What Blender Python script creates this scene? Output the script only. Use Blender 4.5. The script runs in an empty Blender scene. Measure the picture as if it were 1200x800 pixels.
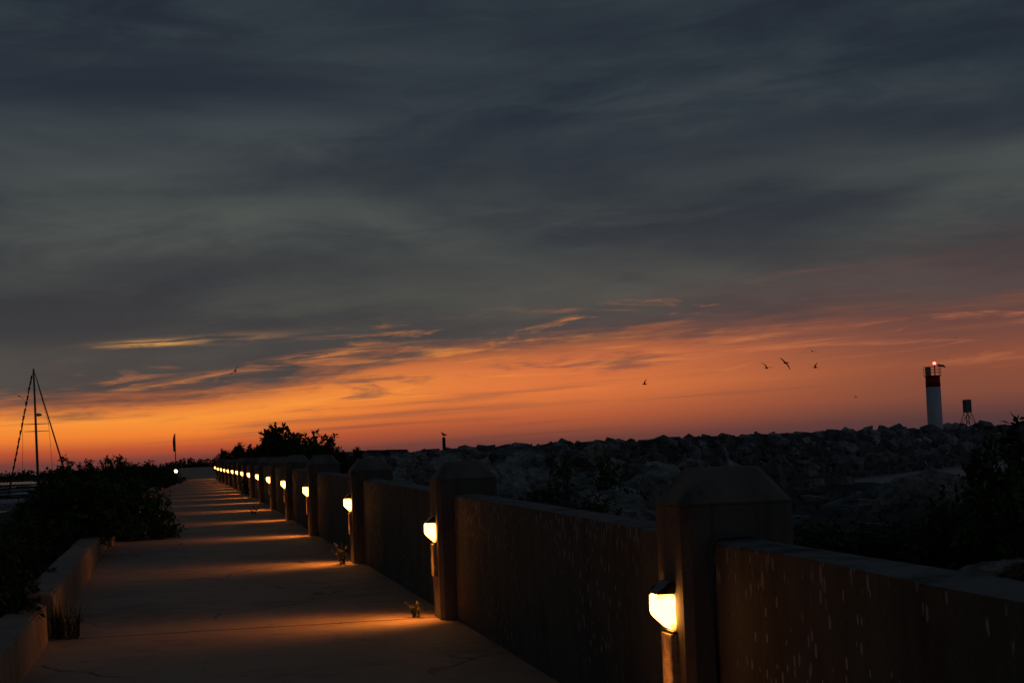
import bpy, bmesh, math, random
from mathutils import Vector, Matrix, noise as mnoise

random.seed(7)
sc = bpy.context.scene
col = sc.collection
rad = math.radians

# ------------------------------------------------------------------ helpers
def lin(r, g, b):
    def f(c):
        c /= 255.0
        return c / 12.92 if c <= 0.04045 else ((c + 0.055) / 1.055) ** 2.4
    return (f(r), f(g), f(b), 1.0)

def lerp(a, b, t): return a + (b - a) * t
def sstep(a, b, x):
    t = max(0.0, min(1.0, (x - a) / (b - a)))
    return t * t * (3 - 2 * t)
def table(tab, x):
    if x <= tab[0][0]: return tab[0][1]
    for (x0, y0), (x1, y1) in zip(tab, tab[1:]):
        if x <= x1: return lerp(y0, y1, (x - x0) / (x1 - x0))
    return tab[-1][1]

def tag(o, label=None, cat=None, group=None, kind=None):
    if label: o['label'] = label
    if cat: o['category'] = cat
    if group: o['group'] = group
    if kind: o['kind'] = kind
    return o

def thing(name, label, cat, loc=(0, 0, 0), rz=0.0, group=None):
    o = bpy.data.objects.new(name, None)
    o.empty_display_size = 0.1
    col.objects.link(o)
    o.location = loc
    o.rotation_euler = (0, 0, rz)
    return tag(o, label, cat, group)

def link_mesh(name, me, mat, parent=None, loc=None):
    o = bpy.data.objects.new(name, me)
    col.objects.link(o)
    if mat is not None and not me.materials: me.materials.append(mat)
    if parent is not None: o.parent = parent
    if loc is not None: o.location = loc
    return o

def from_data(name, verts, faces, mat, parent=None, smooth=False, loc=None):
    me = bpy.data.meshes.new(name)
    me.from_pydata([tuple(v) for v in verts], [], faces)
    me.update()
    if smooth: me.polygons.foreach_set('use_smooth', [True] * len(me.polygons))
    return link_mesh(name, me, mat, parent, loc)

def from_bm(name, bm, mat, parent=None, smooth=False, loc=None):
    me = bpy.data.meshes.new(name)
    bmesh.ops.recalc_face_normals(bm, faces=bm.faces)
    bm.to_mesh(me); bm.free()
    if smooth: me.polygons.foreach_set('use_smooth', [True] * len(me.polygons))
    return link_mesh(name, me, mat, parent, loc)

def copy_tree(o, parent=None):
    c = o.copy(); col.objects.link(c)
    if parent is not None: c.parent = parent
    for ch in o.children: copy_tree(ch, c)
    return c

def add_box(bm, x0, x1, y0, y1, z0, z1, bevel=0.0, seg=2):
    vs = [bm.verts.new((x, y, z)) for z in (z0, z1) for y in (y0, y1) for x in (x0, x1)]
    fs = [(0, 2, 3, 1), (4, 5, 7, 6), (0, 1, 5, 4), (2, 6, 7, 3), (0, 4, 6, 2), (1, 3, 7, 5)]
    faces = [bm.faces.new([vs[i] for i in f]) for f in fs]
    if bevel:
        es = list({e for f in faces for e in f.edges})
        bmesh.ops.bevel(bm, geom=es, offset=bevel, segments=seg, affect='EDGES', profile=0.5)

def tube_into(verts, faces, pts, radii, n=6, cap=True):
    pts = [Vector(p) for p in pts]
    base = len(verts)
    for i, p in enumerate(pts):
        d = (pts[min(i + 1, len(pts) - 1)] - pts[max(i - 1, 0)])
        d = d.normalized() if d.length > 1e-9 else Vector((0, 0, 1))
        a = d.cross(Vector((0, 0, 1)))
        if a.length < 1e-3: a = d.cross(Vector((1, 0, 0)))
        a.normalize(); b = d.cross(a)
        r = radii[i] if hasattr(radii, '__len__') else radii
        for k in range(n):
            t = 2 * math.pi * k / n
            verts.append(p + (a * math.cos(t) + b * math.sin(t)) * r)
    for i in range(len(pts) - 1):
        for k in range(n):
            k2 = (k + 1) % n
            faces.append((base + i * n + k, base + i * n + k2, base + (i + 1) * n + k2, base + (i + 1) * n + k))
    if cap:
        faces.append(tuple(base + k for k in range(n))[::-1])
        faces.append(tuple(base + (len(pts) - 1) * n + k for k in range(n)))

def tube(name, pts, radii, mat, parent=None, n=6, smooth=True):
    v, f = [], []
    tube_into(v, f, pts, radii, n)
    return from_data(name, v, f, mat, parent, smooth)

# ------------------------------------------------------------------ node materials
class NT:
    def __init__(s, tree): s.t = tree; s.n = tree.nodes; s.l = tree.links
    def node(s, typ, **kw):
        nd = s.n.new(typ)
        for k, v in kw.items(): setattr(nd, k, v)
        return nd
    def put(s, sock, v):
        if hasattr(v, 'is_linked') or isinstance(v, bpy.types.NodeSocket): s.l.new(v, sock)
        else: sock.default_value = v
    def m(s, op, a, b=None, c=None, clamp=False):
        nd = s.node('ShaderNodeMath', operation=op, use_clamp=clamp)
        s.put(nd.inputs[0], a)
        if b is not None: s.put(nd.inputs[1], b)
        if c is not None: s.put(nd.inputs[2], c)
        return nd.outputs[0]
    def mix(s, fac, a, b, blend='MIX'):
        nd = s.node('ShaderNodeMix', data_type='RGBA', blend_type=blend)
        s.put(nd.inputs[0], fac); s.put(nd.inputs[6], a); s.put(nd.inputs[7], b)
        return nd.outputs[2]
    def ramp(s, fac, stops, interp='LINEAR'):
        nd = s.node('ShaderNodeValToRGB'); cr = nd.color_ramp; cr.interpolation = interp
        while len(cr.elements) < len(stops): cr.elements.new(0.5)
        for e, (p, c) in zip(cr.elements, stops): e.position = p; e.color = c
        s.put(nd.inputs[0], fac)
        return nd.outputs[0]
    def step(s, x, a, b):
        nd = s.node('ShaderNodeMapRange', interpolation_type='SMOOTHSTEP')
        s.put(nd.inputs[0], x); s.put(nd.inputs[1], a); s.put(nd.inputs[2], b)
        return nd.outputs[0]
    def comb(s, x, y, z=0.0):
        nd = s.node('ShaderNodeCombineXYZ')
        s.put(nd.inputs[0], x); s.put(nd.inputs[1], y); s.put(nd.inputs[2], z)
        return nd.outputs[0]
    def noise(s, vec, scale, detail=4.0, rough=0.55, dist=0.0):
        nd = s.node('ShaderNodeTexNoise')
        s.put(nd.inputs['Vector'], vec); nd.inputs['Scale'].default_value = scale
        nd.inputs['Detail'].default_value = detail; nd.inputs['Roughness'].default_value = rough
        nd.inputs['Distortion'].default_value = dist
        return nd.outputs[0]
    def mapping(s, vec, scale=(1, 1, 1), loc=(0, 0, 0)):
        nd = s.node('ShaderNodeMapping'); s.put(nd.inputs[0], vec)
        nd.inputs['Scale'].default_value = scale; nd.inputs['Location'].default_value = loc
        return nd.outputs[0]

def new_mat(name):
    m = bpy.data.materials.new(name); m.use_nodes = True
    nt = NT(m.node_tree); b = m.node_tree.nodes['Principled BSDF']
    return m, nt, b

def simple(name, c, rough=0.7, metal=0.0, var=0.25, scale=6.0, bump=0.0):
    m, nt, b = new_mat(name)
    tc = nt.node('ShaderNodeTexCoord').outputs['Object']
    n = nt.noise(tc, scale, 5)
    lo = tuple(x * (1 - var) for x in c) + (1,); hi = tuple(min(1, x * (1 + var)) for x in c) + (1,)
    nt.put(b.inputs['Base Color'], nt.ramp(n, [(0.3, lo), (0.7, hi)]))
    b.inputs['Roughness'].default_value = rough; b.inputs['Metallic'].default_value = metal
    if bump:
        bp = nt.node('ShaderNodeBump'); bp.inputs['Strength'].default_value = bump
        bp.inputs['Distance'].default_value = 0.02
        nt.put(bp.inputs['Height'], nt.noise(tc, scale * 4, 6)); nt.put(b.inputs['Normal'], bp.outputs[0])
    return m

def concrete(name, c, droppings=False, world=True, rough=0.85):
    m, nt, b = new_mat(name)
    if world: pos = nt.node('ShaderNodeNewGeometry').outputs['Position']
    else: pos = nt.node('ShaderNodeTexCoord').outputs['Object']
    big = nt.noise(pos, 0.9, 6, 0.62)
    mid = nt.noise(nt.mapping(pos, (1, 1, 0.35)), 4.5, 6, 0.65)
    fine = nt.noise(pos, 42.0, 5, 0.7)
    k = nt.m('ADD', nt.m('MULTIPLY', big, 0.5), nt.m('MULTIPLY', mid, 0.5))
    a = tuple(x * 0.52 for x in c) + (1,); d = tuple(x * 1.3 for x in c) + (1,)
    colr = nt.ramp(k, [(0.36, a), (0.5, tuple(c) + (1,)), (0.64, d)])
    colr = nt.mix(nt.m('MULTIPLY', nt.step(fine, 0.4, 0.72), 0.35), colr, tuple(x * 0.5 for x in c) + (1,))
    # dark weathering runs
    runs = nt.noise(nt.mapping(pos, (7, 7, 0.35)), 1.6, 4, 0.6)
    colr = nt.mix(nt.m('MULTIPLY', nt.step(runs, 0.55, 0.72), 0.5), colr, tuple(x * 0.42 for x in c) + (1,))
    if droppings:
        obj = nt.node('ShaderNodeTexCoord').outputs['Object']
        sp = nt.node('ShaderNodeSeparateXYZ'); nt.put(sp.inputs[0], obj)
        sn = nt.node('ShaderNodeSeparateXYZ'); nt.put(sn.inputs[0], nt.node('ShaderNodeNewGeometry').outputs['Normal'])
        # narrow white runs, each a cell of its own; more of them under the coping
        v = nt.node('ShaderNodeTexVoronoi', feature='F1', voronoi_dimensions='3D')
        v.inputs['Scale'].default_value = 1.0; v.inputs['Randomness'].default_value = 1.0
        nt.put(v.inputs['Vector'], nt.mapping(pos, (28, 28, 12.0)))
        sepc = nt.node('ShaderNodeSeparateColor'); nt.put(sepc.inputs[0], v.outputs['Color'])
        size = nt.m('MULTIPLY', nt.step(sepc.outputs[0], 0.60, 1.0), 0.47)
        streak = nt.m('LESS_THAN', v.outputs['Distance'], size)
        patch = nt.step(nt.noise(pos, 0.75, 3), 0.38, 0.62)
        v2 = nt.node('ShaderNodeTexVoronoi', feature='F1')
        v2.inputs['Scale'].default_value = 1.0
        nt.put(v2.inputs['Vector'], nt.mapping(pos, (36, 36, 11.0), (3.1, 1.7, 0.4)))
        sep2 = nt.node('ShaderNodeSeparateColor'); nt.put(sep2.inputs[0], v2.outputs['Color'])
        size2 = nt.m('MULTIPLY', nt.step(sep2.outputs[1], 0.45, 1.0), 0.45)
        topw = nt.step(sp.outputs[2], 0.84, 0.97)
        drip = nt.m('MULTIPLY', nt.m('LESS_THAN', v2.outputs['Distance'], size2), topw)
        drip = nt.m('MULTIPLY', drip, nt.step(nt.noise(pos, 1.3, 2), 0.45, 0.55))
        w = nt.m('MAXIMUM', nt.m('MULTIPLY', nt.m('MULTIPLY', streak, patch), 0.8), nt.m('MULTIPLY', drip, 0.75))
        w = nt.m('MULTIPLY', w, nt.m('SUBTRACT', 1.0, nt.m('MULTIPLY', nt.step(sn.outputs[2], 0.4, 0.9), 0.8)))
        colr = nt.mix(w, colr, (0.62, 0.61, 0.58, 1))
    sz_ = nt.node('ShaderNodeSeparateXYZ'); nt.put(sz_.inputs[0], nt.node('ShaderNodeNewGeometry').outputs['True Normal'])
    skylit_top = nt.m('MULTIPLY', nt.step(sz_.outputs[2], 0.25, 0.8), nt.step(mid, 0.32, 0.6))  # upward faces painted paler, skylight put into the colour in mottled weathered patches
    colr = nt.mix(nt.m('MULTIPLY', skylit_top, 0.55), colr, (0.36, 0.34, 0.30, 1))
    nt.put(b.inputs['Base Color'], colr)
    b.inputs['Roughness'].default_value = rough
    bp = nt.node('ShaderNodeBump'); bp.inputs['Strength'].default_value = 0.6; bp.inputs['Distance'].default_value = 0.012
    nt.put(bp.inputs['Height'], nt.m('ADD', nt.m('MULTIPLY', fine, 0.5), mid)); nt.put(b.inputs['Normal'], bp.outputs[0])
    return m

def rock_mat(name, c):
    m, nt, b = new_mat(name)
    tc = nt.node('ShaderNodeNewGeometry').outputs['Position']
    oi = nt.node('ShaderNodeObjectInfo').outputs['Random']
    n1 = nt.noise(tc, 1.1, 7, 0.62, 0.4); n2 = nt.noise(tc, 7.0, 8, 0.7); n3 = nt.noise(tc, 26.0, 6, 0.7)
    k = nt.m('ADD', nt.m('MULTIPLY', n1, 0.45), nt.m('MULTIPLY', n2, 0.55))
    cc = nt.ramp(k, [(0.40, tuple(x * 0.22 for x in c) + (1,)), (0.5, tuple(c) + (1,)), (0.60, tuple(min(1, x * 1.7) for x in c) + (1,))])
    cc = nt.mix(nt.m('MULTIPLY', nt.step(n3, 0.45, 0.7), 0.45), cc, tuple(x * 0.35 for x in c) + (1,))
    br = nt.m('ADD', nt.m('MULTIPLY', oi, 0.9), 0.45)
    hv = nt.node('ShaderNodeHueSaturation'); nt.put(hv.inputs['Value'], br); nt.put(hv.inputs['Color'], cc)
    nt.put(b.inputs['Base Color'], hv.outputs[0]); b.inputs['Roughness'].default_value = 0.8
    bp = nt.node('ShaderNodeBump'); bp.inputs['Strength'].default_value = 0.9; bp.inputs['Distance'].default_value = 0.07
    nt.put(bp.inputs['Height'], nt.m('ADD', n2, nt.m('MULTIPLY', n3, 0.4))); nt.put(b.inputs['Normal'], bp.outputs[0])
    bp.inputs['Strength'].default_value = 1.0; bp.inputs['Distance'].default_value = 0.16
    return m

def leaf_mat(name, c):
    m, nt, b = new_mat(name)
    tc = nt.node('ShaderNodeTexCoord').outputs['Object']
    n = nt.noise(tc, 5.0, 3)
    oi = nt.node('ShaderNodeObjectInfo').outputs['Random']
    cc = nt.ramp(n, [(0.3, tuple(x * 0.5 for x in c) + (1,)), (0.7, tuple(x * 1.4 for x in c) + (1,))])
    hv = nt.node('ShaderNodeHueSaturation'); nt.put(hv.inputs['Value'], nt.m('ADD', nt.m('MULTIPLY', oi, 0.6), 0.7)); nt.put(hv.inputs['Color'], cc)
    nt.put(b.inputs['Base Color'], hv.outputs[0]); b.inputs['Roughness'].default_value = 0.6
    b.inputs['Specular IOR Level'].default_value = 0.25
    return m

def emit(name, c, s):
    m, nt, b = new_mat(name)
    b.inputs['Base Color'].default_value = (0.8, 0.7, 0.5, 1)
    b.inputs['Emission Color'].default_value = tuple(c) + (1,)
    b.inputs['Emission Strength'].default_value = s
    return m

def lens_mat():
    # frosted lens round a small lamp: white hot beside the bulb, amber towards the rim
    m, nt, b = new_mat('glowing_lens')
    tc = nt.node('ShaderNodeTexCoord').outputs['Object']
    vm = nt.node('ShaderNodeVectorMath', operation='DISTANCE'); nt.put(vm.inputs[0], tc); vm.inputs[1].default_value = (-0.035, 0, 0.0)
    k = nt.step(vm.outputs['Value'], 0.104, 0.084)
    b.inputs['Base Color'].default_value = (0.8, 0.7, 0.5, 1)
    nt.put(b.inputs['Emission Color'], nt.mix(k, (0.20, 0.065, 0.008, 1), (1.0, 0.38, 0.070, 1))); b.inputs['Emission Strength'].default_value = 12.0
    return m
M = dict(
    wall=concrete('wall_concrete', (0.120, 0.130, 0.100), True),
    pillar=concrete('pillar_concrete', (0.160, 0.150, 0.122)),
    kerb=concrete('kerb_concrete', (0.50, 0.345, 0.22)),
    rock=rock_mat('grey_stone', (0.52, 0.53, 0.46)),
    darkrock=rock_mat('dark_stone', (0.40, 0.42, 0.40)),
    soil=simple('dark_soil', (0.05, 0.042, 0.034), 0.95, 0, 0.5, 3.0, 0.6),
    leaf=leaf_mat('shrub_leaf', (0.06, 0.12, 0.024)),
    weed=leaf_mat('weed_leaf', (0.10, 0.105, 0.03)),
    bark=simple('brown_bark', (0.05, 0.038, 0.028), 0.9),
    hood=simple('dark_bronze', (0.03, 0.027, 0.03), 0.35, 0.8, 0.2),
    plate=simple('weathered_plate', (0.42, 0.31, 0.2), 0.6, 0.0, 0.35, 30.0, 0.3),
    lens=lens_mat(),
    cable=simple('grey_cable', (0.10, 0.105, 0.11), 0.45),
    white=simple('white_paint', (0.78, 0.80, 0.82), 0.5, 0, 0.12, 2.0),
    red=simple('red_paint', (0.5, 0.016, 0.018), 0.45, 0, 0.2, 2.0),
    metal=simple('dark_metal', (0.05, 0.05, 0.055), 0.5, 0.6),
    galv=simple('galvanised_metal', (0.22, 0.23, 0.24), 0.5, 0.5),
    panelgrey=simple('grey_panel', (0.2, 0.22, 0.22), 0.6),
    tan=simple('tan_panel', (0.42, 0.33, 0.2), 0.6),
    beacon=emit('red_beacon_glow', (1.0, 0.055, 0.045), 14.0),
    globe=emit('warm_globe_glow', (1.0, 0.62, 0.25), 16.0),
    hull=simple('hull_gelcoat', (0.5, 0.52, 0.54), 0.3),
    darkglass=simple('dark_glass', (0.015, 0.018, 0.02), 0.1),
    sailcloth=simple('dark_sailcloth', (0.06, 0.07, 0.09), 0.8),
    flag=simple('flag_cloth', (0.16, 0.05, 0.05), 0.8, 0, 0.5, 3.0),
    redflag=simple('dark_red_cloth', (0.10, 0.015, 0.02), 0.8, 0, 0.4, 3.0),
    gull=simple('gull_plumage', (0.10, 0.10, 0.10), 0.8, 0, 0.4, 4.0),
    timber=simple('dark_timber', (0.04, 0.032, 0.026), 0.9),
)
# path concrete with broad stains
def path_mat():
    m, nt, b = new_mat('path_concrete')
    pos = nt.node('ShaderNodeNewGeometry').outputs['Position']
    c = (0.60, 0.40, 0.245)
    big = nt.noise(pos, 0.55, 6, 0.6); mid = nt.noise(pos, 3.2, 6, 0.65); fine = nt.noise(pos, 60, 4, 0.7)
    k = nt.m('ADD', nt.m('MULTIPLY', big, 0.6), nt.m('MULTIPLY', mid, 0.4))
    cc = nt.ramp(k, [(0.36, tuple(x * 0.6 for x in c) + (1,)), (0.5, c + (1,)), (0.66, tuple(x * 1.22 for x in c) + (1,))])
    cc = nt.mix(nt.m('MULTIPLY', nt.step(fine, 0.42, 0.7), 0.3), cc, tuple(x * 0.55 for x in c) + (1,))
    spots = nt.noise(pos, 9.0, 3, 0.5)
    cc = nt.mix(nt.m('MULTIPLY', nt.step(spots, 0.66, 0.74), 0.5), cc, (0.1, 0.085, 0.07, 1))
    wob = nt.node('ShaderNodeVectorMath', operation='ADD'); nt.put(wob.inputs[0], nt.mapping(pos, (0.42, 0.30, 1.0)))
    nz_ = nt.node('ShaderNodeTexNoise'); nt.put(nz_.inputs['Vector'], pos); nz_.inputs['Scale'].default_value = 1.7; nz_.inputs['Detail'].default_value = 6
    sc_ = nt.node('ShaderNodeVectorMath', operation='SCALE'); nt.put(sc_.inputs[0], nz_.outputs['Color']); sc_.inputs['Scale'].default_value = 0.35
    nt.put(wob.inputs[1], sc_.outputs[0])
    cr = nt.node('ShaderNodeTexVoronoi', feature='DISTANCE_TO_EDGE', voronoi_dimensions='2D'); cr.inputs['Scale'].default_value = 1.0
    nt.put(cr.inputs['Vector'], wob.outputs[0])
    crack = nt.m('MULTIPLY', nt.m('SUBTRACT', 1.0, nt.step(cr.outputs['Distance'], 0.003, 0.011)), nt.step(nt.noise(pos, 0.4, 3), 0.44, 0.56))
    cc = nt.mix(nt.m('MULTIPLY', crack, 0.75), cc, (0.05, 0.04, 0.03, 1))
    nt.put(b.inputs['Base Color'], cc); b.inputs['Roughness'].default_value = 0.72
    bp = nt.node('ShaderNodeBump'); bp.inputs['Strength'].default_value = 0.5; bp.inputs['Distance'].default_value = 0.006
    nt.put(bp.inputs['Height'], nt.m('ADD', fine, nt.m('MULTIPLY', mid, 2.0))); nt.put(b.inputs['Normal'], bp.outputs[0])
    return m
M['path'] = path_mat()
def water_mat():
    m, nt, b = new_mat('harbour_water')
    pos = nt.node('ShaderNodeNewGeometry').outputs['Position']
    b.inputs['Base Color'].default_value = (0.012, 0.018, 0.02, 1)
    b.inputs['Roughness'].default_value = 0.3
    b.inputs['Specular IOR Level'].default_value = 0.3
    w = nt.m('ADD', nt.noise(nt.mapping(pos, (0.5, 1.2, 1)), 1.3, 4), nt.m('MULTIPLY', nt.noise(pos, 5.0, 3), 0.3))
    bp = nt.node('ShaderNodeBump'); bp.inputs['Strength'].default_value = 0.7; bp.inputs['Distance'].default_value = 0.25
    nt.put(bp.inputs['Height'], w); nt.put(b.inputs['Normal'], bp.outputs[0])
    return m
M['water'] = water_mat()

# ------------------------------------------------------------------ camera
EYE = Vector((0, 0, 1.5))
YAW, PITCH, ROLL, F = rad(11.33), rad(3.77), rad(2.3), 2000.0
fw = Vector((math.sin(YAW) * math.cos(PITCH), math.cos(YAW) * math.cos(PITCH), math.sin(PITCH)))
r0 = Vector((math.cos(YAW), -math.sin(YAW), 0)); u0 = r0.cross(fw)
rt = r0 * math.cos(ROLL) - u0 * math.sin(ROLL)
up = u0 * math.cos(ROLL) + r0 * math.sin(ROLL)
cam = bpy.data.cameras.new('camera'); co = bpy.data.objects.new('camera', cam); col.objects.link(co)
cam.sensor_width = 36.0; cam.lens = 36.0 * F / 1200.0
cam.clip_start = 0.1; cam.clip_end = 20000
co.matrix_world = Matrix(((rt.x, up.x, -fw.x, EYE.x), (rt.y, up.y, -fw.y, EYE.y), (rt.z, up.z, -fw.z, EYE.z), (0, 0, 0, 1)))
sc.camera = co

def at(px, py, Y):
    """survey of the photograph: the point seen at photo pixel px,py that lies Y metres down the path"""
    v = fw + rt * ((px - 600) / F) - up * ((py - 400) / F)
    return EYE + v * (Y / v.y)

# ------------------------------------------------------------------ profile of the place
GZ = [(-20, -0.15), (0, 0.0), (4, 0.06), (7, 0.11), (10, 0.15), (14, 0.20), (20, 0.27), (27, 0.34), (33, 0.38), (40, 0.42), (52, 0.47), (65, 0.5),
      (80, 0.53), (105, 0.63), (116, 0.84), (140, 1.25), (160, 1.44), (400, 1.46)]
CX = [(0, 0), (27, 0), (34, 0.07), (41, 0.14), (48, 0.2), (61, 0.3), (72, 0.4), (93, 0.47), (108, 0.46), (160, 1.2)]
LX = [(0, -1.0), (27, -0.98), (50, -0.75), (84, -0.42), (105, 0.12), (160, 0.55)]
gz = lambda y: table(GZ, y)
cx = lambda y: table(CX, y)
lx = lambda y: table(LX, y)
STEP, Y1, NP = 6.75, 7.10, 16
PY = [Y1 + STEP * i for i in range(NP)]
WATER = -2.0

def nz(x, y, s=1.0, o=0.0): return mnoise.fractal(Vector((x * s + o, y * s - o, o * 0.37)), 1.0, 2.0, 4)

def height(x, y):
    g = gz(y)
    r = x - (2.5 + cx(y)); l = lx(y) - 0.1 - x
    if l > 0:
        z = g + 0.10 + 0.12 * nz(x, y, 0.9)
        return lerp(z, -3.5, sstep(3.2, 9.0, l)) if y < 105 else lerp(z, -3.5, sstep(2.5, 8.0, l))
    if r < -0.1: return g - 0.16
    xe = table([(0, 9.5), (30, 10.5), (60, 13.0), (95, 15.0), (112, 10.0), (130, 4.0)], y)
    z = g - 0.25 + 0.45 * sstep(0.6, 3.5, r) + 0.75 * sstep(70, 92, y) * sstep(3.0, 6.0, r) * (1 - sstep(105, 118, y)) + 0.28 * nz(x, y, 0.55, 3.0) * sstep(0.2, 1.5, r)
    return max(-4.0, z - max(0, r - xe) / 1.3)

# water and land
from_data('water', [(-6000, -200, WATER), (6000, -200, WATER), (6000, 12000, WATER), (-6000, 12000, WATER)], [(0, 1, 2, 3)], M['water'])['kind'] = 'structure'
xs = [-13 + 0.55 * i for i in range(68)]; ys = [-12 + 0.9 * i for i in range(212)]
v = [(x, y, height(x, y)) for y in ys for x in xs]
nx = len(xs)
f = [(j * nx + i, j * nx + i + 1, (j + 1) * nx + i + 1, (j + 1) * nx + i) for j in range(len(ys) - 1) for i in range(nx - 1)]
from_data('ground', v, f, M['soil'], smooth=True)['kind'] = 'structure'

# path: cast slabs with open joints
bm = bmesh.new()
joints = [-12.0] + [Y1 - STEP + STEP * i + 0.06 for i in range(NP + 1)] + [112, 119, 126, 133, 140, 148, 160, 176]
jr = random.Random(3)
for a, b in zip(joints, joints[1:]):
    n = 3; t = 0.012; dz = jr.uniform(-0.004, 0.004)
    rows = []
    for i in range(n + 1):
        y = lerp(a + t, b - t, i / n); z = gz(y) + dz
        rows.append([bm.verts.new((lx(y) - 0.03, y, z)), bm.verts.new((2.195 + cx(y), y, z)),
                     bm.verts.new((2.195 + cx(y), y, z - 0.15)), bm.verts.new((lx(y) - 0.03, y, z - 0.15))])
    for i in range(n):
        for k in range(4):
            bm.faces.new((rows[i][k], rows[i][(k + 1) % 4], rows[i + 1][(k + 1) % 4], rows[i + 1][k]))
    bm.faces.new(rows[0]); bm.faces.new(rows[-1][::-1])
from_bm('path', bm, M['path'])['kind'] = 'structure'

# ------------------------------------------------------------------ wall, pillars, lights
ORD = ['', 'first', 'second', 'third', 'fourth', 'fifth', 'sixth', 'seventh', 'eighth', 'ninth', 'tenth', 'eleventh', 'twelfth',
       'thirteenth', 'fourteenth', 'fifteenth', 'sixteenth']

def wall_panel(ya, yb, label):
    n = 6; me = []
    bm = bmesh.new(); rows = []
    r = random.Random(int(ya * 10))
    xa, za = 2.2 + cx(ya), gz(ya)
    for i in range(n + 1):
        y = lerp(ya, yb, i / n); c = cx(y) - cx(ya); g = gz(y) - za
        j = r.uniform(-0.006, 0.006)
        rows.append([bm.verts.new((c, y - ya, g - 0.25)), bm.verts.new((c + j, y - ya, g + 0.995 + j)),
                     bm.verts.new((c + 0.2 + j, y - ya, g + 1.0 - j)), bm.verts.new((c + 0.2, y - ya, g - 0.25))])
    tops = []
    for i in range(n):
        for k in range(4):
            bm.faces.new((rows[i][k], rows[i + 1][k], rows[i + 1][(k + 1) % 4], rows[i][(k + 1) % 4]))
    bm.faces.new(rows[0]); bm.faces.new(rows[-1][::-1])
    bm.edges.ensure_lookup_table()
    es = [e for e in bm.edges if all(v.co.z > 0.7 for v in e.verts) and (abs(e.verts[0].co.y - e.verts[1].co.y) > 0.1 or
          all(abs(v.co.y) < 1e-4 for v in e.verts) or all(abs(v.co.y - (yb - ya)) < 1e-4 for v in e.verts))]
    bmesh.ops.bevel(bm, geom=es, offset=0.022, segments=3, affect='EDGES', profile=0.5)
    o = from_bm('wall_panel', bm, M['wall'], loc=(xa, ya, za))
    return tag(o, label, 'wall', 'concrete wall panels between the pillars')

wall_panel(0.6, PY[0] - 0.213, 'streaked concrete wall panel nearest the camera, running out of the picture before the first pillar')
for i in range(NP - 1):
    wall_panel(PY[i] + 0.213, PY[i + 1] - 0.213, 'low concrete wall panel with pale streaks between the %s and %s pillars' % (ORD[i + 1], ORD[i + 2]))

def make_pillar():
    root = thing('pillar', 'x', 'pillar', group='concrete pillars along the wall')
    bm = bmesh.new()
    add_box(bm, -0.13, 0.37, -0.21, 0.21, -0.3, 1.14)
    es = [e for e in bm.edges if abs(e.verts[0].co.z - e.verts[1].co.z) > 0.5]
    bmesh.ops.bevel(bm, geom=es, offset=0.035, segments=1, affect='EDGES')
    bmesh.ops.subdivide_edges(bm, edges=[e for e in bm.edges if abs(e.verts[0].co.z - e.verts[1].co.z) > 0.5], cuts=3)
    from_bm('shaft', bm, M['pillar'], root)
    bm = bmesh.new()
    o = 0.035
    def ring(x0, x1, y0, y1, c, z):
        return [bm.verts.new(p + (z,)) for p in ((x0 + c, y0), (x1 - c, y0), (x1, y0 + c), (x1, y1 - c), (x1 - c, y1), (x0 + c, y1), (x0, y1 - c), (x0, y0 + c))]
    rings = [ring(-0.13, 0.37, -0.21, 0.21, o, 1.142), ring(-0.13, 0.37, -0.21, 0.21, o, 1.152),
             ring(-0.03, 0.27, -0.12, 0.12, 0.03, 1.285), ring(-0.02, 0.26, -0.11, 0.11, 0.03, 1.298)]
    for a, b in zip(rings, rings[1:]):
        for k in range(8): bm.faces.new((a[k], a[(k + 1) % 8], b[(k + 1) % 8], b[k]))
    bm.faces.new(rings[0][::-1]); bm.faces.new(rings[-1])
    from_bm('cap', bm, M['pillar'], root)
    return root

def prism_x(bm, prof, y0, y1):
    a = [bm.verts.new((x, y0, z)) for x, z in prof]; b = [bm.verts.new((x, y1, z)) for x, z in prof]
    n = len(prof)
    for k in range(n): bm.faces.new((a[k], a[(k + 1) % n], b[(k + 1) % n], b[k]))
    bm.faces.new(a[::-1]); bm.faces.new(b)

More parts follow.
